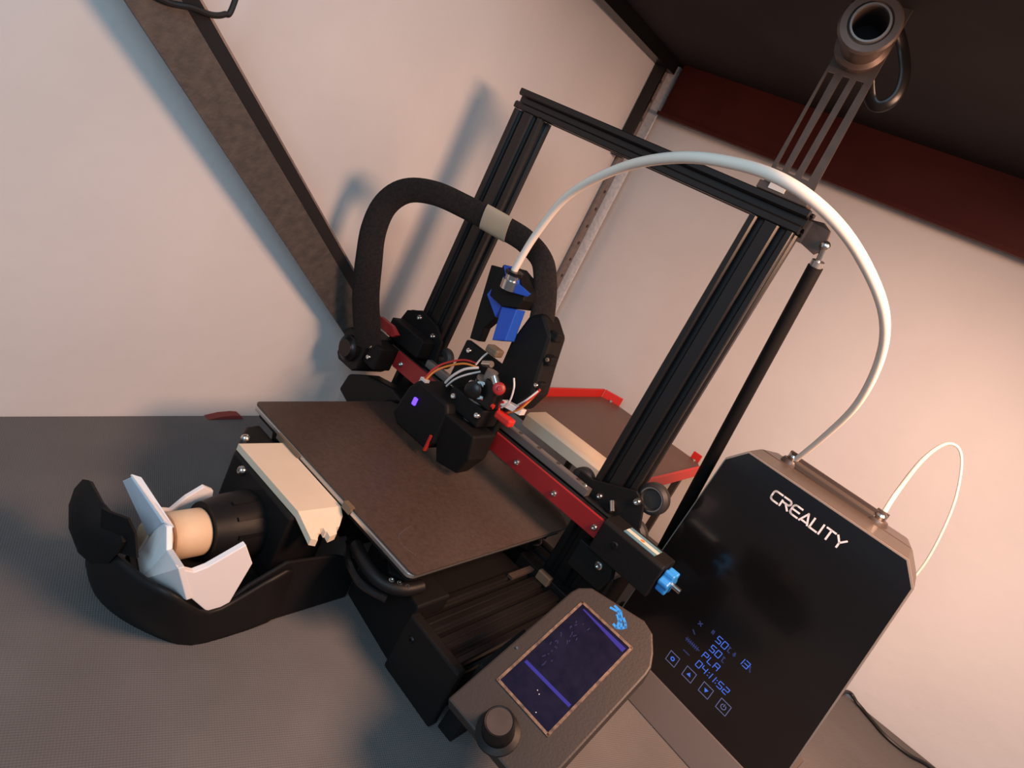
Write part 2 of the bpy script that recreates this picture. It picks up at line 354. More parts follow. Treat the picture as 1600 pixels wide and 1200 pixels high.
# right gantry carriage plate, wheels
RP = MB().prism([(108,122),(160,122),(182,128),(184,152),(176,172),(164,178),(122,160),(108,160)], (0,0,0), (1,0,0), (0,0,1), (0,1,0), 198, 201.5).build('carriage_plate', 'blackm', P, bevel=0.6)
for cx, cz in ((177.5, 178), (177.5, 138), (109.5, 150)):
    WH = MB().lathe((cx, 204, cz), (0,1,0), [(2,0.2),(2,8.5),(0,9.5),(0,12),(3,15),(9,15),(12,12),(12,0.2)] if cx > 150 else [(0,4),(0,9),(3,11.8),(9,11.8),(12,9),(12,4),(0,4)], 28).build('guide_wheel', 'rubber', RP, smooth=True)
MB().lathe((177.5, 201.8, 178), (0,1,0), [(1.9,10.2),(1.9,11.2),(2.3,11.2),(2.3,10.2),(1.9,10.2)], 24).build('wheel_bearing', 'steel', RP, smooth=True)
MB().screw((170, 197.8, 171), (0,-1,0), 3.8, 3.4).build('wheel_bolt', 'steel', RP, smooth=True)
MB().screw((137, 197.8, 152), (0,-1,0), 3.2, 2.6).build('wheel_bolt', 'steel', RP, smooth=True)
MB().cyl((150,197,156), (157,192,150), 2.6, n=10).build('adjuster_pin', 'steel', RP, smooth=True)
# motor mount under the tensioner
MM = MB().prism([(150,88),(188,88),(192,104),(188,116.6),(150,116.6)], (0,0,0), (1,0,0), (0,0,1), (0,1,0), 176, 186).build('tensioner_bracket', 'blackm', P, bevel=1)
MB().screw((177, 175.8, 108.5), (0,-1,0), 4.0, 2.6).build('screw', 'steel', MM, smooth=True)
MB().box(164, 192, 190, 243, 2, 100).build('motor_can', 'blackg', P, bevel=3)
# left gantry end: plate, wheels, motor, red tab
LP = MB().prism([(-186,118),(-112,118),(-108,150),(-112,176),(-128,188),(-158,192),(-178,182),(-188,150)], (0,0,0), (1,0,0), (0,0,1), (0,1,0), 198, 202).build('carriage_plate', 'blackm', P, bevel=0.6)
for cx, cz in ((-174, 172), (-174, 138), (-108.5, 158)):
    MB().lathe((cx, 206, cz), (0,1,0), [(0,4),(0,9.5),(2.5,12.2),(8,12.2),(10.5,9.5),(10.5,4),(0,4)], 28).build('guide_wheel', 'rubber', LP, smooth=True)
for cx, cz in ((-155, 184), (-152, 148), (-126, 176)): MB().screw((cx, 197.8, cz), (0,-1,0), 3.4, 2.8).build('screw', 'steel', LP, smooth=True)
MB().box(-176, -118, 178, 197.5, 150, 172).build('motor_bracket', 'blackm', LP, bevel=2)
MT = MB().prism([(-203,108),(-197,102),(-170,102),(-164,108),(-164,138),(-170,144),(-197,144),(-203,138)], (0,0,0), (1,0,0), (0,0,1), (0,1,0), 146, 192).build('axis_motor', 'black', P, bevel=1.5)
MB().lathe((-185,146.5,123), (0,-1,0), [(0,15),(5,15),(7,11),(9,10)], 24).build('motor_boss', 'blackg', MT, smooth=True)
MB().box(-166, -144, 150, 176, 118, 146).build('motor_connector', 'blackm', MT, bevel=2)
MB().screw((-157, 149.8, 128), (0,-1,0), 3.0, 2.4).build('screw', 'steel', MT, smooth=True)
MB().screw((-160, 149.8, 140), (0,-1,0), 2.2, 2.0).build('screw', 'steel', MT, smooth=True)
tb = MB().prism([(-176,160),(-146,160),(-140,166),(-152,171),(-174,171)], (0,0,0), (1,0,0), (0,0,1), (0,1,0), 158, 164).build('red_tab', 'red', MT, bevel=0.8)
MB().prism([(-200,60),(-175,52),(-150,60),(-120,92),(-100,104),(-125,108),(-165,100),(-195,84)], (0,0,0), (1,0,0), (0,0,1), (0,1,0), 168, 188).build('motor_cover', 'black', P, bevel=3)
# z drive at the left upright
MB().box(-114, -70, 212, 256, 0.5, 48).build('lift_motor', 'blackg', P, bevel=3)

# bed
def rounded(x0, x1, y0, y1, rf, cb):
    return arc(x0+rf, y0+rf, rf, rf, 180, 270, 5)+arc(x1-rf, y0+rf, rf, rf, 270, 360, 5)+[(x1, y1-cb*0.65), (x1-cb, y1), (x0+cb, y1), (x0, y1-cb*0.65)]
BP = MB().prism(rounded(-117.5, 117.5, 0, 235, 5, 24), (0,0,0), (1,0,0), (0,1,0), (0,0,1), 93.8, 95).build('print_sheet', 'pei', P)
BP['label'] = 'bronze textured print sheet'
HB = MB().prism(rounded(-116.5, 116.5, -1.6, 232, 6, 22), (0,0,0), (1,0,0), (0,1,0), (0,0,1), 89.6, 93.7).build('heated_bed', 'alu', P, bevel=0.8)
MB().prism(rounded(-113, 113, 3, 228, 6, 20), (0,0,0), (1,0,0), (0,1,0), (0,0,1), 84, 89.5).build('bed_insulation', 'blackm', HB)
mb = MB(); strokes(mb, [spline([(75,30,0),(78,14,0),(88,8,0),(104,9,0)], 5)] and [[(p.x,p.y) for p in spline([(70,38,0),(76,20,0),(86,14,0),(100,17,0)], 6)]], 0.5, (0,0,95.02), (1,0,0), (0,1,0), (0,0,1), 0.08)
mb.build('scratch', 'alu', BP)
mb = MB(); mb.box(30, 40, -3, 1.5, 90, 96); mb.build('bed_clip', 'tan', HB)
mb = MB(); mb.box(-70, -36, -3.5, 0, 88, 93.5); mb.build('bed_tab', 'tan', HB)
CR = MB().prism([(-105,20),(-60,60),(-60,175),(-105,215),(-90,225),(-40,190),(40,190),(90,225),(105,215),(60,175),(60,60),(105,20),(90,10),(40,45),(-40,45),(-90,10)], (0,0,0), (1,0,0), (0,1,0), (0,0,1), 70, 73).build('bed_carriage', 'blackm', P)
for x in (-88, 88):
    for y in (24, 208):
        q = MB().lathe((x, y, 56), (0,0,1), [(0,5),(0,15),(1.5,17),(8,17),(9.5,15),(9.5,5),(0,5)], 24).build('levelling_wheel', 'blackg', CR, smooth=True)
        MB().cyl((x,y,66), (x,y,84), 4.5, n=12).build('levelling_spring', 'steel', CR, smooth=True)
# wires under the front corner of the bed
pp = spline([(52,8,66),(66,0,70),(82,-3,70),(96,0,69),(108,10,70),(112,26,72)], 6)
BC = MB().tube(pp, 5.5, 10).build('bed_cable', 'black', P, smooth=True)
MB().tube(spline([(46,6,60),(64,-6,62),(84,-8,60),(104,2,60)], 6), 3.4, 8).build('bed_wire', 'blackg', BC, smooth=True)
for k in range(3): MB().screw((100+k*5, 3+k*4, 74), (0.3,-0.5,1), 2.2, 1.5).build('connector_pin', 'steel', BC)
# base
MB().prism(profile(2, 2), (-20, 0, 30), (1,0,0), (0,0,1), (0,1,0), 40, 256).build('bed_axis_beam', 'anod', P)
MB().prism(profile(2, 2), (0, 206, 12), (0,1,0), (0,0,1), (1,0,0), -120.5, 121).build('base_crossbar', 'anod', P)
MB().prism([(44,34),(121,21.5),(121,60),(44,60)], (0,0,0), (1,0,0), (0,1,0), (0,0,1), 0.3, 60).build('front_base_cover', 'blackm', P, bevel=2)
MB().box(44, 111, 61, 186, 0.4, 44).build('underbed_shade_box', 'blackm', P, bevel=2)  # black box added to darken the lit tabletop under the bed
CB = MB().prism([(120,16),(181,12),(181,22),(120,26)], (0,0,0), (1,0,0), (0,1,0), (0,0,1), 0.3, 55).build('base_end_cap', 'black', P, bevel=2)
MB().screw((132, 16, 40), (0,-1,0), 3, 2).build('screw', 'blackg', CB)
for x0 in (112, 132, 152):
    MB().prism(profile(1, 1), (x0, 0, 30), (1,0,0), (0,0,1), (0,1,0), 26, 186).build('base_extrusion', 'anod', P)
MB().box(112, 174, 27, 195, 0.5, 29.5).build('electronics_case', 'blackm', P, bevel=2)
BB = MB().box(100, 176, 187, 200, 20, 56).build('base_cross_plate', 'anod', P, bevel=1)
MB().box(128, 143, 181, 188, 50.2, 60).build('limit_switch', 'tan', BB, bevel=1)
MB().box(116, 122, 150, 188, 50.2, 53).build('switch_bracket', 'darksteel', BB)

# print head -----------------------------------------------------------------
HD = MB().box(-58, 22, 166, 173.5, 118, 208).build('head_back_plate', 'blackm', P, bevel=2)
for cx, cz in ((-48, 200), (12, 200), (-48, 156)): MB().screw((cx, 165.8, cz), (0,-1,0), 3.2, 2.4).build('screw', 'steel', HD, smooth=True)
SHR = MB().prism([(-72,112),(-66,146),(-58,158),(-14,158),(-8,150),(-8,116),(-16,104),(-60,104)], (0,0,0), (1,0,0), (0,0,1), (0,1,0), 124, 166).build('fan_shroud', 'blackm', P, bevel=3)
MB().box(-52, -47.5, 121.5, 124.5, 134, 142).build('status_light', 'led', SHR, bevel=0.8)
MB().box(-60, -52, 128, 134, 158, 160.5).build('light_connector', 'wirew', SHR)
DU = MB().add([(-14,124,150),(30,124,150),(30,160,150),(-14,160,150),(-12,128,122),(34,128,126),(32,158,124),(-10,158,122),(-2,132,98.5),(26,132,104),(24,152,103),(0,152,98.5)],
   [(0,1,2,3),(0,1,5,4),(1,2,6,5),(2,3,7,6),(3,0,4,7),(4,5,9,8),(5,6,10,9),(6,7,11,10),(7,4,8,11),(8,9,10,11)]).build('cooling_duct', 'blackm', P, bevel=2)
MB().cyl((0,140,103), (0,140,95.6), 3.4, 0.6, 12).build('nozzle', 'tan', DU)
MB().box(-15, -12.5, 122, 126, 104, 122).build('duct_strip', 'wirer', DU, bevel=0.5)
HS = MB()
for k in range(6): HS.lathe((2, 146, 172+k*4.2), (0,0,1), [(0,11.5),(1.8,11.5)], 20)
HS.cyl((2,146,150), (2,146,205), 6, n=14)
HSO = HS.build('heat_sink', 'rail', P, smooth=True)
MB().lathe((2, 134, 184), (0.3,-1,0.1), [(0,8.5),(8,8.5),(10,6),(10,0.5)], 22).build('gear_cap', 'blackg', HSO, smooth=True)
EX = MB().box(-26, 20, 136, 166, 152, 172).build('extruder_block', 'blackm', P, bevel=2)
for (x, z, mt_) in ((-18, 176, 'steel'), (-6, 198, 'steel'), (16, 176, 'steel')):
    MB().screw((x, 135, z-12), (0,-1,0.2), 3.2, 2.6).build('screw', mt_, EX, smooth=True)
MB().cyl((-6,138,208), (4,136,213), 3.2, n=12).build('clamp_pin', 'steel', EX, smooth=True)
MB().cyl((14,134,206), (24,134,198), 4, n=14).build('spring_pin', 'steel', EX, smooth=True)
MB().lathe((26,132,200), (0.6,-0.7,0.3), [(-4,6),(0,6),(1.5,4),(1.5,2.2),(3,1.8)], 18).build('drive_gear', 'red', EX, smooth=True)
MB().lathe((8,132,187), (0.5,-0.8,0.2), [(-4,8.5),(0,8.5),(0,6.5),(-1,6.5)], 20).build('idler_bearing', 'steel', EX, smooth=True)
MB().box(6, 24, 134, 160, 174, 200).build('stepper_body', 'blackg', EX, bevel=2)
MB().box(-14, 1, 140, 152, 218, 226).build('brass_coupler', 'tan', EX, bevel=2)
# right of the head: probe column / wire bundle
RB = MB().prism([(0,176),(38,184),(46,206),(40,232),(34,262),(16,276),(2,268),(-4,236)], (0,0,0), (1,0,0), (0,0,1), (0,1,0), 158, 186).build('head_cover', 'blackm', P, bevel=4)
for (x, z) in ((38, 214), (36, 240), (30, 262)):
    q = MB().box(x, x+9, 160, 172, z-4, z+5).build('cover_lug', 'blackm', RB, bevel=1.5)
MB().screw((43, 159.8, 215), (0,-1,0), 2.4, 2).build('screw', 'steel', RB); MB().screw((41, 159.8, 241), (0,-1,0), 2.0, 1.5).build('screw', 'tan', RB)
# blue filament guide
BG = MB().prism([(-37,297),(-26,300),(-15,297),(-1,287),(1,279),(-1,270),(-18,263),(-36,265),(-39,278)], (0,0,0), (1,0,0), (0,0,1), (0,1,0), 140, 164).build('filament_guide', 'blackm', P, bevel=1)
gb = MB().prism([(-20,262.5),(-3,268),(1,237),(-13,230)], (0,0,0), (1,0,0), (0,0,1), (0,1,0), 143, 158).build('blue_lever', 'blue', BG, bevel=0.8); gb['label'] = 'bright blue plastic lever'
MB().prism([(-47,262),(-45,270),(-25,261),(-26,248)], (0,0,0), (1,0,0), (0,0,1), (0,1,0), 150, 164.5).build('blue_side', 'blue', BG, bevel=0.8)
MB().prism([(-34,297),(-23,301),(-15,297),(-10,290),(6,288),(4,284),(-12,280),(-24,287)], (0,0,0), (1,0,0), (0,0,1), (0,1,0), 136.5, 139.9).build('blue_cap', 'blue', BG, bevel=0.6)
MB().prism([(-69,286),(-49,291),(-36,243),(-43,229),(-42,214),(-54,211)], (0,0,0), (1,0,0), (0,0,1), (0,1,0), 164.6, 176).build('guide_arm', 'blackm', BG, bevel=1)
FT = MB().lathe((-18, 138, 281), (-0.02,-0.15,1), [(0,8.5),(9,8.5),(9,6.4),(14,6.4),(14,7.6),(17,7.6),(17,4)], 18).build('tube_fitting', 'steel', BG, smooth=True)
MB().lathe((-18.2, 136, 295), (-0.02,-0.15,1), [(0,8.4),(3.2,8.4),(3.2,4)], 8).build('fitting_collar', 'blackg', BG)
# wires on the head
def wire(pts, r_, mt_, nm='wire', par=None): return MB().tube(spline(pts, 6), r_, 7).build(nm, mt_, par or P, smooth=True)
WR = wire([(-55,131,160),(-54,136,170),(-48,142,180),(-34,148,192),(-20,152,196)], 1.1, 'wireo')
wire([(-57,131,160),(-56,136,172),(-50,142,183),(-36,148,195),(-22,152,199)], 1.0, 'wirer')
wire([(-40,142,166),(-34,140,178),(-26,142,190),(-16,148,198)], 1.3, 'wirew'); wire([(-37,142,164),(-30,140,176),(-22,142,186),(-12,148,196)], 1.0, 'wirew')
wire([(-22,150,198),(-19,150,208),(-16,152,216)], 0.9, 'wirew')
wire([(34,150,178),(44,148,190),(50,150,204),(52,154,216)], 1.3, 'wirer'); wire([(36,149,180),(46,147,190),(50,150,202),(50,156,212)], 1.0, 'wireo'); wire([(40,150,190),(48,148,202),(52,152,214)], 0.9, 'wirew')
wire([(30,140,214),(35,140,206),(36,142,192),(30,144,182)], 0.9, 'wirew')
MB().cyl((12,136,180), (26,138,180), 2.4, n=10).build('wire_crimp', 'wirer', P, smooth=True)
RC = MB().box(27, 47, 142, 152, 170, 178).build('red_connector', 'redp', P, bevel=2)
MB().tube(spline([(28,146,177),(26,145,184),(30,144,188)], 5), 1.2, 7).build('connector_wire', 'redp', RC, smooth=True)
MB().obox((38,150,187), (1,0.2,0.1), (0,1,0), (0,0,1), 11, 4, 3).build('wire_label', 'wirew', P, bevel=0.5)
# sleeved cable loop from the left motor over to the head
cp = [(-164,150,137),(-168,135,168),(-170,122,196),(-173,112,229),(-180,108,261),(-178,108,290),(-162,112,312),(-135,122,323),(-104,138,325),(-69,150,325),(-39,156,324),(-14,158,317),(0,160,301),(11,164,274),(18,168,244)]
SC = MB().tube(spline(cp, 6), lerp_list([15,15,14.5,14,13,12,11.5,11.5,11.5,11.5,11.5,10.5,10.5,11,12], 6), 16, flat=(0.24, 1.05), upv=(-0.55,0.8,0.25)).build('cable_sleeve', 'sleeve', P, smooth=True)
sp_ = spline(cp, 6); i0 = 9*6-3
MB().tube(sp_[i0:i0+6], 12.1, 16, flat=(0.30, 1.06), upv=(-0.55,0.8,0.25)).build('tape_band', 'tape', SC, smooth=True)

# display unit ----------------------------------------------------------------
ls = math.radians(31.5); LO = V3((213.3, 68.6, 132.5)); LA = V3((1,0,0)); LB = V3((0,-math.cos(ls),-math.sin(ls))); LN = V3((0,-math.sin(ls),math.cos(ls)))
pan = [(-12.5,-2),(-11,-8),(-4.5,-15.5),(38,-24.5),(48,-21),(57,-10),(62,-1),(63,6),(63,114),(-14,114)]
DS = MB().prism([(a, b) for a, b in pan], LO, LA, LB, LN, -14, -0.6, None).build('display_unit', 'lcdh', P, bevel=1.6)
DS['label'] = 'charcoal control display with blue screen and knob'
MB().prism([(-8,-2),(56,-6),(58,108),(-9,108)], LO, LA, LB, LN, -34, -14.1).build('display_back', 'black', DS, bevel=3)
bz = MB()
for (p0, p1) in (((-1,-1),(44.5,-1)), ((44.5,-1),(44.5,82)), ((44.5,82),(-1,82)), ((-1,82),(-1,-1))): strokes(bz, [[p0, p1]], 1.9, LO+LN*-0.7, LA, LB, LN, 0.75)
bz.build('screen_bezel', 'bezel', DS)
SCN = MB().prism([(0,0),(43.5,0),(43.5,81),(0,81)], LO, LA, LB, LN, -0.62, -0.35).build('screen', 'glass', DS); SCN['label'] = 'dark blue screen with a lit band'
bd = MB(); bd.prism([(2,58.6),(42,57.8),(42,60.2),(2,61)], LO, LA, LB, LN, -0.35, -0.28); bd.prism([(3,2),(42,2.2),(42,6),(3,3)], LO, LA, LB, LN, -0.35, -0.28)
bd.build('screen_band', 'lcdband', DS)
tx = MB()
for k in range(26):
    a0, b0 = random.uniform(4, 16), random.uniform(8, 52); q = random.uniform(0.6, 2.2)
    strokes(tx, [[(a0, b0), (a0+q*random.uniform(-.6,1), b0+q)]], 0.5, LO+LN*-0.3, LA, LB, LN, 0.05)
tx.build('screen_haze', 'lcdtext', DS)
mb = MB()
for a0, b0 in ((21,67.5),(23.5,68.5),(30,78)): mb.lathe(LO+LA*a0+LB*b0+LN*-0.36, LN, [(0,0.35),(0.12,0.25)], 8)
q = mb.build('dust_speck', 'letter', DS); q['kind'] = 'stuff'
ko = LO+LA*22.5+LB*104
KN = MB().lathe(ko, LN, [(-0.8,14),(1.2,14),(2,12.5),(3,10.4),(16,9.8),(17.5,8.9),(17.2,8.2),(17.0,0.4)], 32).build('dial_knob', 'black', DS, smooth=True)
MB().lathe(ko+LN*17.1, LN, [(0,8.0),(0.3,8.0)], 28).build('dial_cap', 'darksteel', KN)
MB().lathe(LO+LA*-8.2+LB*58, LN, [(-0.7,1.0),(0.2,0.8)], 10).build('reset_pin', 'steel', DS)
lg = MB()
# small light blue emblem: two swept points, body, curled base
L0 = [[(15.5,-13.5),(21,-15.2),(24.5,-12.8)], [(16.8,-16.8),(22,-16.6),(26,-13)], [(24,-13.4),(27.5,-10.4),(29.6,-8.2)], [(22.4,-12.6),(26,-10),(27.6,-6.8)], [(25.2,-5.2),(27.6,-4.8),(30.6,-7.0),(32,-10)], [(27,-14),(30,-12.2),(32,-10)]]
strokes(lg, L0, 1.9, LO+LN*-0.58, LA, LB, LN, 0.1)
lo_ = lg.build('emblem', 'bluek', DS); lo_['label'] = 'small light blue emblem'
MB().prism([(20,0.3),(66,0.3),(74,78),(30,60)], (0,0,0), (0,1,0), (0,0,1), (1,0,0), 183, 198).build('display_bracket', 'blackm', P, bevel=1)

# ================================================================== front cradle with cream slab
G = thing('tool_cradle', (0, -60, 0), 'black rounded cradle with white angular bracket and cream collar before printer', 'cradle')
BX = MB().prism([(-97,-3),(-95,-17),(-60,-46),(27,-46),(27,-3)], (0,0,0), (1,0,0), (0,1,0), (0,0,1), 32, 84).build('rear_box', 'black', G, bevel=2)
MB().prism([(-40,-4),(-40,-44),(42,-44),(42,-4)], (0,0,0), (1,0,0), (0,1,0), (0,0,1), 0.3, 31.9).build('box_foot', 'black', G)
MB().screw((-76,-28,84), (-0.3,-0.3,1), 4.0, 3.2).build('screw', 'steel', BX, smooth=True)
MB().screw((-42,-46.3,78), (-0.2,-1,0.2), 4.0, 3.2).build('screw', 'steel', BX, smooth=True)
BD = MB().prism([(-50,-46.4),(-50,-95),(-30,-125),(2,-132),(26,-118),(44,-103),(44,-46.4)], (0,0,0), (1,0,0), (0,1,0), (0,0,1), 0.3, 26).build('body', 'black', G, bevel=4)
MB().prism([(0.3,30),(0.3,-104),(24,-104),(32,-92),(46,-76),(60,-50),(55,-4),(40,30)], (44.1,0,0), (0,0,1), (0,1,0), (1,0,0), 0, 3).build('side_panel', 'black', G, bevel=1)
BA = MB().lathe((-14,-46.3,47), (0,-1,0), [(0,27),(22,25.5),(28,24),(37.5,22),(37.5,14)], 32).build('barrel', 'black', G, smooth=True)
for k in range(3):
    q = math.radians(22+k*30); MB().obox((-14+math.cos(q)*25.6, -58, 47+math.sin(q)*25.6), (0,1,0), (-math.sin(q),0,math.cos(q)), (math.cos(q),0,math.sin(q)), 11, 1.6, 1.2).build('barrel_rib', 'blackg', BA)
CO = MB().lathe((-14,-84.1,47), (0,-1,0), [(0,16.8),(1,17.6),(24,17.6),(26,16.5)], 32).build('collar', 'creamw', G, smooth=True); CO['label'] = 'cream cylindrical collar'
MB().cyl((-14,-110.2,47), (-14,-124,47), 13, n=24).build('inner_sleeve', 'creamw', G, smooth=True)
# white bracket: curved band with two wings bent back and an upright fin
wb = MB()
def quadplate(mb, outer, dvec):
    n = len(outer); dv = V3(dvec)
    vs = [V3(p) for p in outer]+[V3(p)+dv for p in outer]
    mb.add(vs, [tuple(range(n)), tuple(range(2*n-1, n-1, -1))]+[(i, n+i, n+(i+1) % n, (i+1) % n) for i in range(n)])
WW = MB(); quadplate(WW, [(49,-128,58),(49,-138,80),(49,-125.5,73.5),(49,-117.5,75.5),(49,-95,88.6),(49,-83.6,69.8),(49,-89.6,34.7),(49,-95,31),(49,-102,30)], (-4.5,0,0))
WB = WW.build('bracket_wing', 'white', G, bevel=0.6); WB['label'] = 'white angular wing'
W2 = MB(); quadplate(W2, [(8,-132,33),(18,-128,66),(49,-138.3,80.3),(49.4,-124,50)], (0,4.2,0.5)); W2.build('bracket_band', 'white', G, bevel=0.6)
W3 = MB(); quadplate(W3, [(-12,-127,34),(8,-132,33.5),(18,-128,66),(8,-127,77),(-2,-126,76)], (0,4,0.6)); W3.build('bracket_neck', 'white', G, bevel=0.6)
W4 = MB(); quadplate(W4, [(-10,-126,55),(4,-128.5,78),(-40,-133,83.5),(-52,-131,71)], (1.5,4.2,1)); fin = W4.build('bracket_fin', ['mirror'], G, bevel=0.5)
W4 = MB(); quadplate(W4, [(4,-128,78.5),(9,-123,76.5),(-36,-128.5,84.5),(-41,-133,84)], (0.2,0.3,1.2)); W4.build('fin_edge', 'white', G)
W5 = MB(); quadplate(W5, [(-40,-110,36),(-40,-104,50),(-42,-94,46),(-44,-84,55),(-46,-71,62),(-46,-62,57),(-46,-60,48),(-44,-80,38)], (-4,0,0)); W5.build('bracket_wing', 'white', G, bevel=0.6)
W6 = MB(); quadplate(W6, [(-44,-112,30),(-44,-106,50),(-12,-124,60),(-12,-127,34)], (0,4,0)); W6.build('bracket_band', 'white', G, bevel=0.6)
# black rounded shell at the nose
bot = [(48,-40,0.5),(48,-86,0.5),(47,-106,0.5),(38,-116,0.5),(26,-125,0.5),(8,-136,0.5),(-10,-142,0.5),(-28,-143,0.5),(-44,-137,0.5),(-54,-120,0.5)]
top = [(48,-44,60),(49,-88,36),(50.5,-104,31),(50,-120,45),(46,-136,60),(28,-141,52),(8,-147,54),(-12,-149,50),(-32,-147,42),(-50,-134,34)]
rows = []
for k in range(6):
    tt = k/5; bulge = math.sin(math.pi*tt)*6
    row = []
    for ci, (p, q) in enumerate(zip(bot, top)):
        v = V3(p).lerp(V3(q), tt); o_ = V3((v.x+5, v.y+80, 0)).normalized(); row.append(v+o_*bulge*min(1, max(0, (ci-1)/3)))
    rows.append(row)
MB().grid(rows).build('nose_shell', 'black', G, smooth=True, solid=3, sub=1)
fl = [(-63,66),(-55,71),(-33,70),(-16,73),(-4,75),(6,68),(4,58),(-2,45),(-17,29),(-41,21),(-62,25),(-71,38),(-70,53)]
rows = [[V3((-32,-158,50)).lerp(V3((a, -158, b)), k/4)+V3((0, 1, 0))*(8*(k/4)**2) for a, b in fl+fl[:1]] for k in range(5)]
MB().grid(rows).build('nose_flap', 'blackm', G, smooth=True, solid=3)
MB().grid([[(-12,-150,52),(2,-148,56),(14,-143,60)], [(-14,-156,66),(0,-152,72),(8,-146,76)], [(-16,-158,80),(-8,-156,82),(2,-150,84)]]).build('nose_lip', 'blackm', G, smooth=True, solid=2)
# cream slab on the box
mb = MB()
sl = [(-63,-43.5),(-59.5,-2.6),(29,-2.6),(27.5,-41),(29,-2.6)]
mb.add([(-62,-43.5,84.2),(-59,-2.6,84.2),(29,-2.6,84.2),(27,-41.5,84.2),(-62,-43.5,90),(-59,-2.6,90),(29,-2.6,90),(27,-41.5,90)], [(0,1,2,3),(7,6,5,4),(0,4,5,1),(1,5,6,2),(3,7,4,0)])
mb.prism([(27,-41.5),(29,-2.6),(35,-2.6),(41,-8),(41,-11),(45,-12),(46,-19),(42.5,-20.5),(42.5,-22),(40,-23),(40,-26),(42.5,-27),(42.5,-29),(46.5,-30.5),(45,-36)], (0,0,0), (1,0,0), (0,1,0), (0,0,1), 84.2, 90)
for i, v in enumerate(mb.v):
    if v[0] > 30: mb.v[i] = (v[0], v[1], v[2]-(v[0]-28)*0.75)
t = mb.build('cream_slab', 'cream'); tag(t, 'smooth cream slab with a notched sloping end lying before bronze bed', 'slab')

# ================================================================== box behind printer
Bx = thing('raised_tray', (38, 390, 0), 'brown raised tray with red corner guards behind the printer', 'tray')
pl = [(-50,258),(131,258),(131,497),(116,521),(-26,523),(-50,512)]
for lx, ly in ((-40,268),(120,268),(-38,500),(110,505)): MB().box(lx-4, lx+4, ly-4, ly+4, 0.4, 139).build('tray_leg', 'boxm', Bx)
MB().prism(pl, (0,0,0), (1,0,0), (0,1,0), (0,0,1), 139.2, 145).build('tray_top', 'lid', Bx, bevel=0.6)
def guard(pts, h=11, t=3):
    mb = MB()
    for (a, b), (c, e) in zip(pts[:-1], pts[1:]):
        v = V3((c-a, e-b, 0)); nrm = V3((-v.y, v.x, 0)).normalized()*t
        q = [(a, b), (c, e), (c+nrm.x, e+nrm.y), (a+nrm.x, b+nrm.y)]
        mb.prism(q, (0,0,0), (1,0,0), (0,1,0), (0,0,1), 139.5, 145+h)
    return mb
MB_ = guard([(-50.5,300),(-50.5,513),(-24,525)], 12); g1 = MB_.build('corner_guard', 'redp', Bx, bevel=0.8)
MB().screw((-36,516,145), (0,0,1), 2.6, 2.4).build('guard_screw', 'alu', g1)
g2 = guard([(103,524.5),(116,524.5)], 9).build('corner_guard', 'redp', Bx, bevel=0.8)
g3 = guard([(131.5,505),(131.5,300)], 10).build('corner_guard', 'redp', Bx, bevel=0.8)
MB().screw((112,515,145), (0,0,1), 2.4, 2).build('guard_screw', 'alu', g2)
mb = MB(); mb.prism([(259.5,151.8),(293,151.8),(293,145.3),(257.6,145.3),(257.6,136),(255.5,136),(255.5,149)], (0,0,0), (0,1,0), (0,0,1), (1,0,0), -5, 118)
t = mb.build('cream_strip', 'cream', bevel=0.5); tag(t, 'long cream strip along front edge of the brown raised tray', 'strip')

# ================================================================== filament dryer
yaw = math.radians(-6.9); DO = V3((198.7, 244.2, 0)); DU_ = V3((math.cos(yaw), math.sin(yaw), 0)); DN = V3((math.sin(yaw), -math.cos(yaw), 0)); DZ = V3((0,0,1)); DW = -DN
D = thing('filament_dryer', tuple(DO+DU_*94+DW*40), 'tall black-fronted filament dryer with blue digital readout', 'dryer')
face = [(0,30),(6.3,238),(20.2,254.6),(161,256.6),(174.5,241),(188.5,30)]
def inset(pts, k, c=(94,140)): return [(c[0]+(a-c[0])*(1-k/90), c[1]+(b-c[1])*(1-k/115)) for a, b in pts]
big = inset(face, -1.6)
def back(pts, dep, k=1.0): return [(94+(a-94)*k-0.12*dep, b) for a, b in pts]   # the casing runs straight back while its face is turned a little
FB = MB().prism(big, DO, DU_, DZ, DW, 1.2, 38, back(big, 38, 0.985)).build('front_shell', 'dbody', D, bevel=1.2)
MB().prism(back(inset(face, 0.5), 39, 0.985), DO, DU_, DZ, DW, 38, 40).build('seam', 'dseam', D)
MB().prism(back(big, 40, 0.985), DO, DU_, DZ, DW, 40, 85, back(inset(face, 2), 85, 0.95)).build('rear_shell', 'dbody', D, bevel=2)
MB().prism(inset(face, -1.4), DO, DU_, DZ, DW, 0.2, 1.2).build('panel_rim', 'drim', D)
PN = MB().prism(face, DO, DU_, DZ, DW, -1.0, 0.2).build('front_panel', 'panel', D); PN['label'] = 'glossy black front panel'
MB().prism([(-1.2,30),(85,30),(85,0.3),(-18.5,0.3)], DO, DW, DZ, DU_, -3, 189).build('base', 'dbase', D, bevel=1.2)
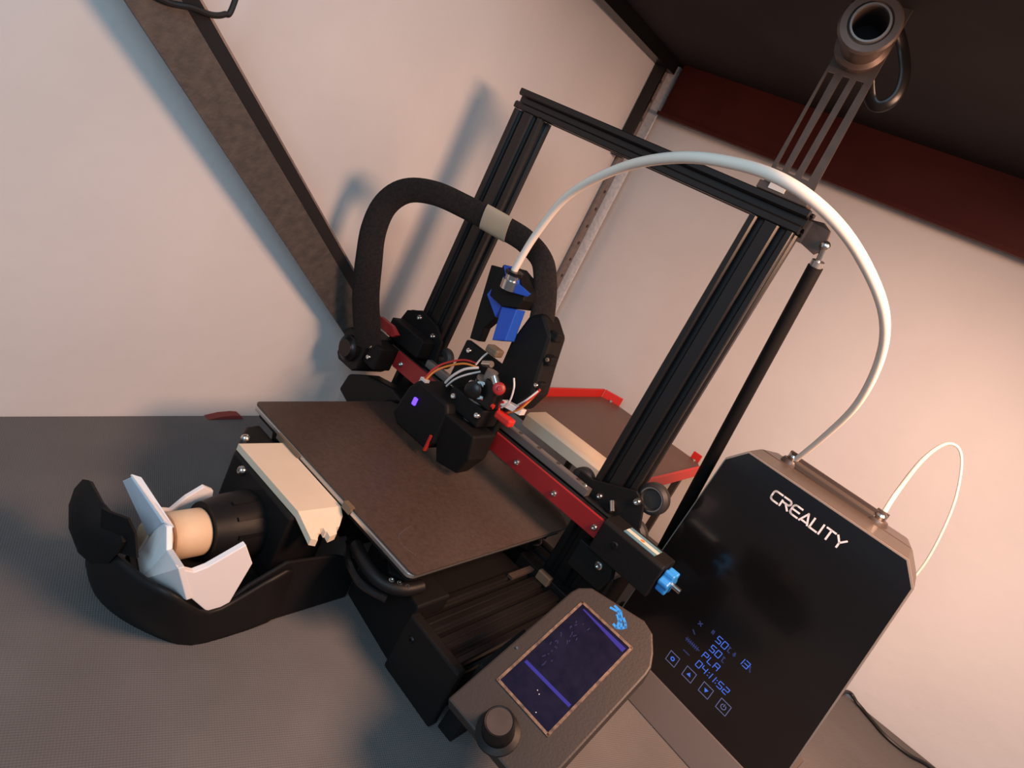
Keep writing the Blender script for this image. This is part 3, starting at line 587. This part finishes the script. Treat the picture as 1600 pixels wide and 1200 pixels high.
# lid ridge between the two tube ports
MB().prism([(0,0),(12,0),(11,6),(9,7.5),(2,7.5),(0,5)], DO+DW*52+DZ*255.5, DW, DZ, DU_, 42, 120).build('lid_ridge', 'dbody', D, bevel=0.8)
MB().prism([(0,0),(3,0),(3,3),(0,3)], DO+DW*54+DZ*262.9, DW, DZ, DU_, 40, 122).build('ridge_strip', 'dseam', D)
for uu in (38, 123):
    c = DO+DU_*uu+DW*58+DZ*254
    PT = MB().lathe(c, DZ, [(0,9),(3,9),(6,7.5),(6,3)], 20).build('tube_port', 'dbody', D, smooth=True)
    MB().lathe(c+DZ*6+DN*1, DZ+DN*0.4, [(0,4.6),(5,4.6),(6.5,3.2)], 14).build('port_fitting', 'steel', PT, smooth=True)
    MB().obox(c+DZ*8+DU_*-1+DW*4, DU_, DW, DZ, 5, 2, 4.5).build('port_clip', 'dseam', PT)
# lettering CREALITY
LW, LH, LP_ = 7.4, 8.6, 8.95
def Lt(ch):
    w_, h_ = LW, LH; rr = 3.0
    if ch == 'C': return [[(w_,h_)]+[(2.6,h_)]+arc(2.6,h_-2.6,2.6,2.6,90,180,4)+arc(2.6,2.6,2.6,2.6,180,270,4)+[(w_,0)]]
    if ch == 'R': return [[(0,0),(0,5.0)], [(0,h_),(w_-2.4,h_)]+arc(w_-2.4,h_-2.2,2.2,2.2,90,-90,6)+[(1.2,h_-4.4)], [(3.4,h_-4.4),(w_,0)]]
    if ch == 'E': return [[(w_,h_),(2.6,h_)]+arc(2.6,h_-2.6,2.6,2.6,90,180,4)+arc(2.6,2.6,2.6,2.6,180,270,4)+[(w_,0)], [(1.6,h_/2),(w_-0.6,h_/2)]]
    if ch == 'A': return [[(0,0),(w_/2,h_),(w_,0)], [(1.6,1.2),(w_-1.6,1.2)]]
    if ch == 'L': return [[(0,h_),(0,0),(w_-1,0)]]
    if ch == 'I': return [[(0,h_),(0,0)]]
    if ch == 'T': return [[(0,h_),(w_,h_)], [(w_/2,h_),(w_/2,0)]]
    if ch == 'Y': return [[(0,h_),(w_/2,h_/2.1),(w_,h_)], [(w_/2,h_/2.1),(w_/2,0)]]
LT = MB(); uu = 56.0
for ch in 'CREALITY':
    strokes(LT, [[(uu+a, b) for a, b in pl] for pl in Lt(ch)], 1.5, DO+DZ*233.2+DN*1.0, DU_, DZ, DN, 0.3)
    uu += {'I': 2.9, 'L': 8.4, 'A': 9.4}.get(ch, 9.5)
lt = LT.build('lettering', 'letter', D); lt['label'] = 'white capital lettering across the panel top'
# seven-segment readout
SEG = {'0':'abcdef','1':'bc','2':'abged','3':'abgcd','4':'fgbc','5':'afgcd','P':'abefg','L':'fed','A':'abcefg'}
def seg(ch, u0, z0, w_=4.2, h_=6.2, sl=0.6):
    g = 0.25; out = []
    H = h_/2
    S_ = {'a':((g,h_),(w_-g,h_)),'b':((w_,h_-g),(w_,H+g)),'c':((w_,H-g),(w_,g)),'d':((g,0),(w_-g,0)),'e':((0,g),(0,H-g)),'f':((0,H+g),(0,h_-g)),'g':((g,H),(w_-g,H))}
    for k in SEG[ch]: out.append([(u0+p[0]+sl*p[1]/h_, z0+p[1]) for p in S_[k]])
    return out
dg = MB(); DG0 = DO+DN*1.0
def put(s_, u0, z0, step=6.0, **k):
    for i, ch in enumerate(s_):
        if ch != ' ': strokes(dg, seg(ch, u0+i*step, z0, **k), 0.7, DG0, DU_, DZ, DN, 0.12)
put('50', 86.2, 98.8); put('50', 86.2, 88.2); put('PLA', 84.5, 77.8, 6.2); put('04', 84.2, 67.4); put('1', 95.6, 67.4); put('1', 99.6, 67.4); put('52', 108.0, 67.4)
put('13', 109.2, 99.4, 5.6)
for u0, z0 in ((97.4,68.6),(97.4,71.8),(106.2,68.6),(106.2,71.8)): strokes(dg, [[(u0-0.15,z0),(u0+0.15,z0)]], 0.8, DG0, DU_, DZ, DN, 0.12)
o = dg.build('readout_digits', 'digit', D); o['label'] = 'blue digits 50, 50, PLA, 04:11:52 and 13'
dm = MB()
for pl in ([(66.5,102.5),(69.5,99.5)], [(69.5,102.5),(66.5,99.5)], [(66,91.5),(69,89.5)], [(80,102),(80,105),(81.5,105),(81.5,102)], [(65,80.5),(80,80.5)], [(69,70),(75.5,70)],
           [(98.5,104),(100,104)], [(99,103),(99,99.5),(101,99.5)], [(99.3,93),(100.8,93)], [(99.8,92),(99.8,88.5),(101.8,88.5)],
           [(105,103.5),(104.2,101),(105,100),(106,101),(105,103.5)], [(119.6,104.5),(122.6,99.5)], [(120,103.8),(120.8,103.8)], [(121.8,100.2),(122.6,100.2)]):
    strokes(dm, [pl], 1.0, DG0, DU_, DZ, DN, 0.12)
for k in range(7): strokes(dm, [[(66+k*2, 78.6), (66+k*2, 82.4)]], 0.7, DG0, DU_, DZ, DN, 0.12)
dm.build('readout_captions', 'digitdim', D)
for k, uu in enumerate((65.7, 84.8, 103.6, 122.4)):
    zc = 55.2+0.8*k*0.9; h_ = 5.2
    b_ = MB(); strokes(b_, [[(uu-h_,zc-h_),(uu+h_,zc-h_),(uu+h_,zc+h_),(uu-h_,zc+h_),(uu-h_,zc-h_)]], 0.55, DG0, DU_, DZ, DN, 0.12)
    bo = b_.build('touch_button', 'btn', D)
    ic = MB()
    if k == 0: strokes(ic, [arc(uu,zc,1.6,1.6,0,360,12)], 1.0, DG0, DU_, DZ, DN, 0.12)
    if k == 1: ic.prism([(uu-2.2,zc-1.4),(uu+2.2,zc-1.4),(uu,zc+2.2)], DG0, DU_, DZ, DN, 0, 0.12)
    if k == 2: ic.prism([(uu-2.2,zc+1.4),(uu,zc-2.2),(uu+2.2,zc+1.4)], DG0, DU_, DZ, DN, 0, 0.12)
    if k == 3: strokes(ic, [arc(uu,zc,2.3,2.3,125,415,14), [(uu,zc+2.8),(uu,zc+0.4)]], 0.65, DG0, DU_, DZ, DN, 0.12)
    ic.build('button_icon', 'digit' if k < 3 else 'btn', bo)
# loop of tube at the back of the dryer
lp = [(328,311,258),(326,330,279.5),(326.5,330,315),(332.5,330,336.5),(342.5,331,340),(353,332,327),(365.5,333,296),(374,334,255),(376,335,225),(372,334,200)]
t = MB().tube(spline(lp, 7), lerp_list([2.2,2.2,1.9,1.4,1.2,1.1,1.1,1.1,1.1,1.1], 7), 10).build('filament_loop', 'whitet', smooth=True)
tag(t, 'thin white filament loop arching behind the dryer', 'filament')
tp = [(-18.3,136,290),(-19.6,136,300),(-11,130,338),(12,115,379),(57,95,413.2),(106.7,75,433.5),(148,70,442.8),(183.3,70,444.1),(212.2,90,438.3),(236.4,120,425.2),(259,150,403.9),(268.6,185,377),(269.1,225,339),(258.9,262,300),(246,294,262)]
t = MB().tube(spline(tp, 8), lerp_list([3.2,3.2,3.3,3.5,3.8,4.0,4.0,4.0,4.0,3.9,3.6,3.3,3.0,2.7,2.4], 8), 12).build('filament_tube', 'whitet', smooth=True)
tag(t, 'long white tube arching from printer head to the dryer', 'tube')
t = MB().tube(spline([(350,335,14),(385,420,12),(408,545,8),(426,552,3.4),(444,543,2.4),(465,531,2.4),(491,532,2.4),(520,545,2.4),(600,548,2.4)], 7), 2.2, 8).build('power_cable', 'wireb', smooth=True)
tag(t, 'black power cable lying on the table behind the dryer', 'cable')
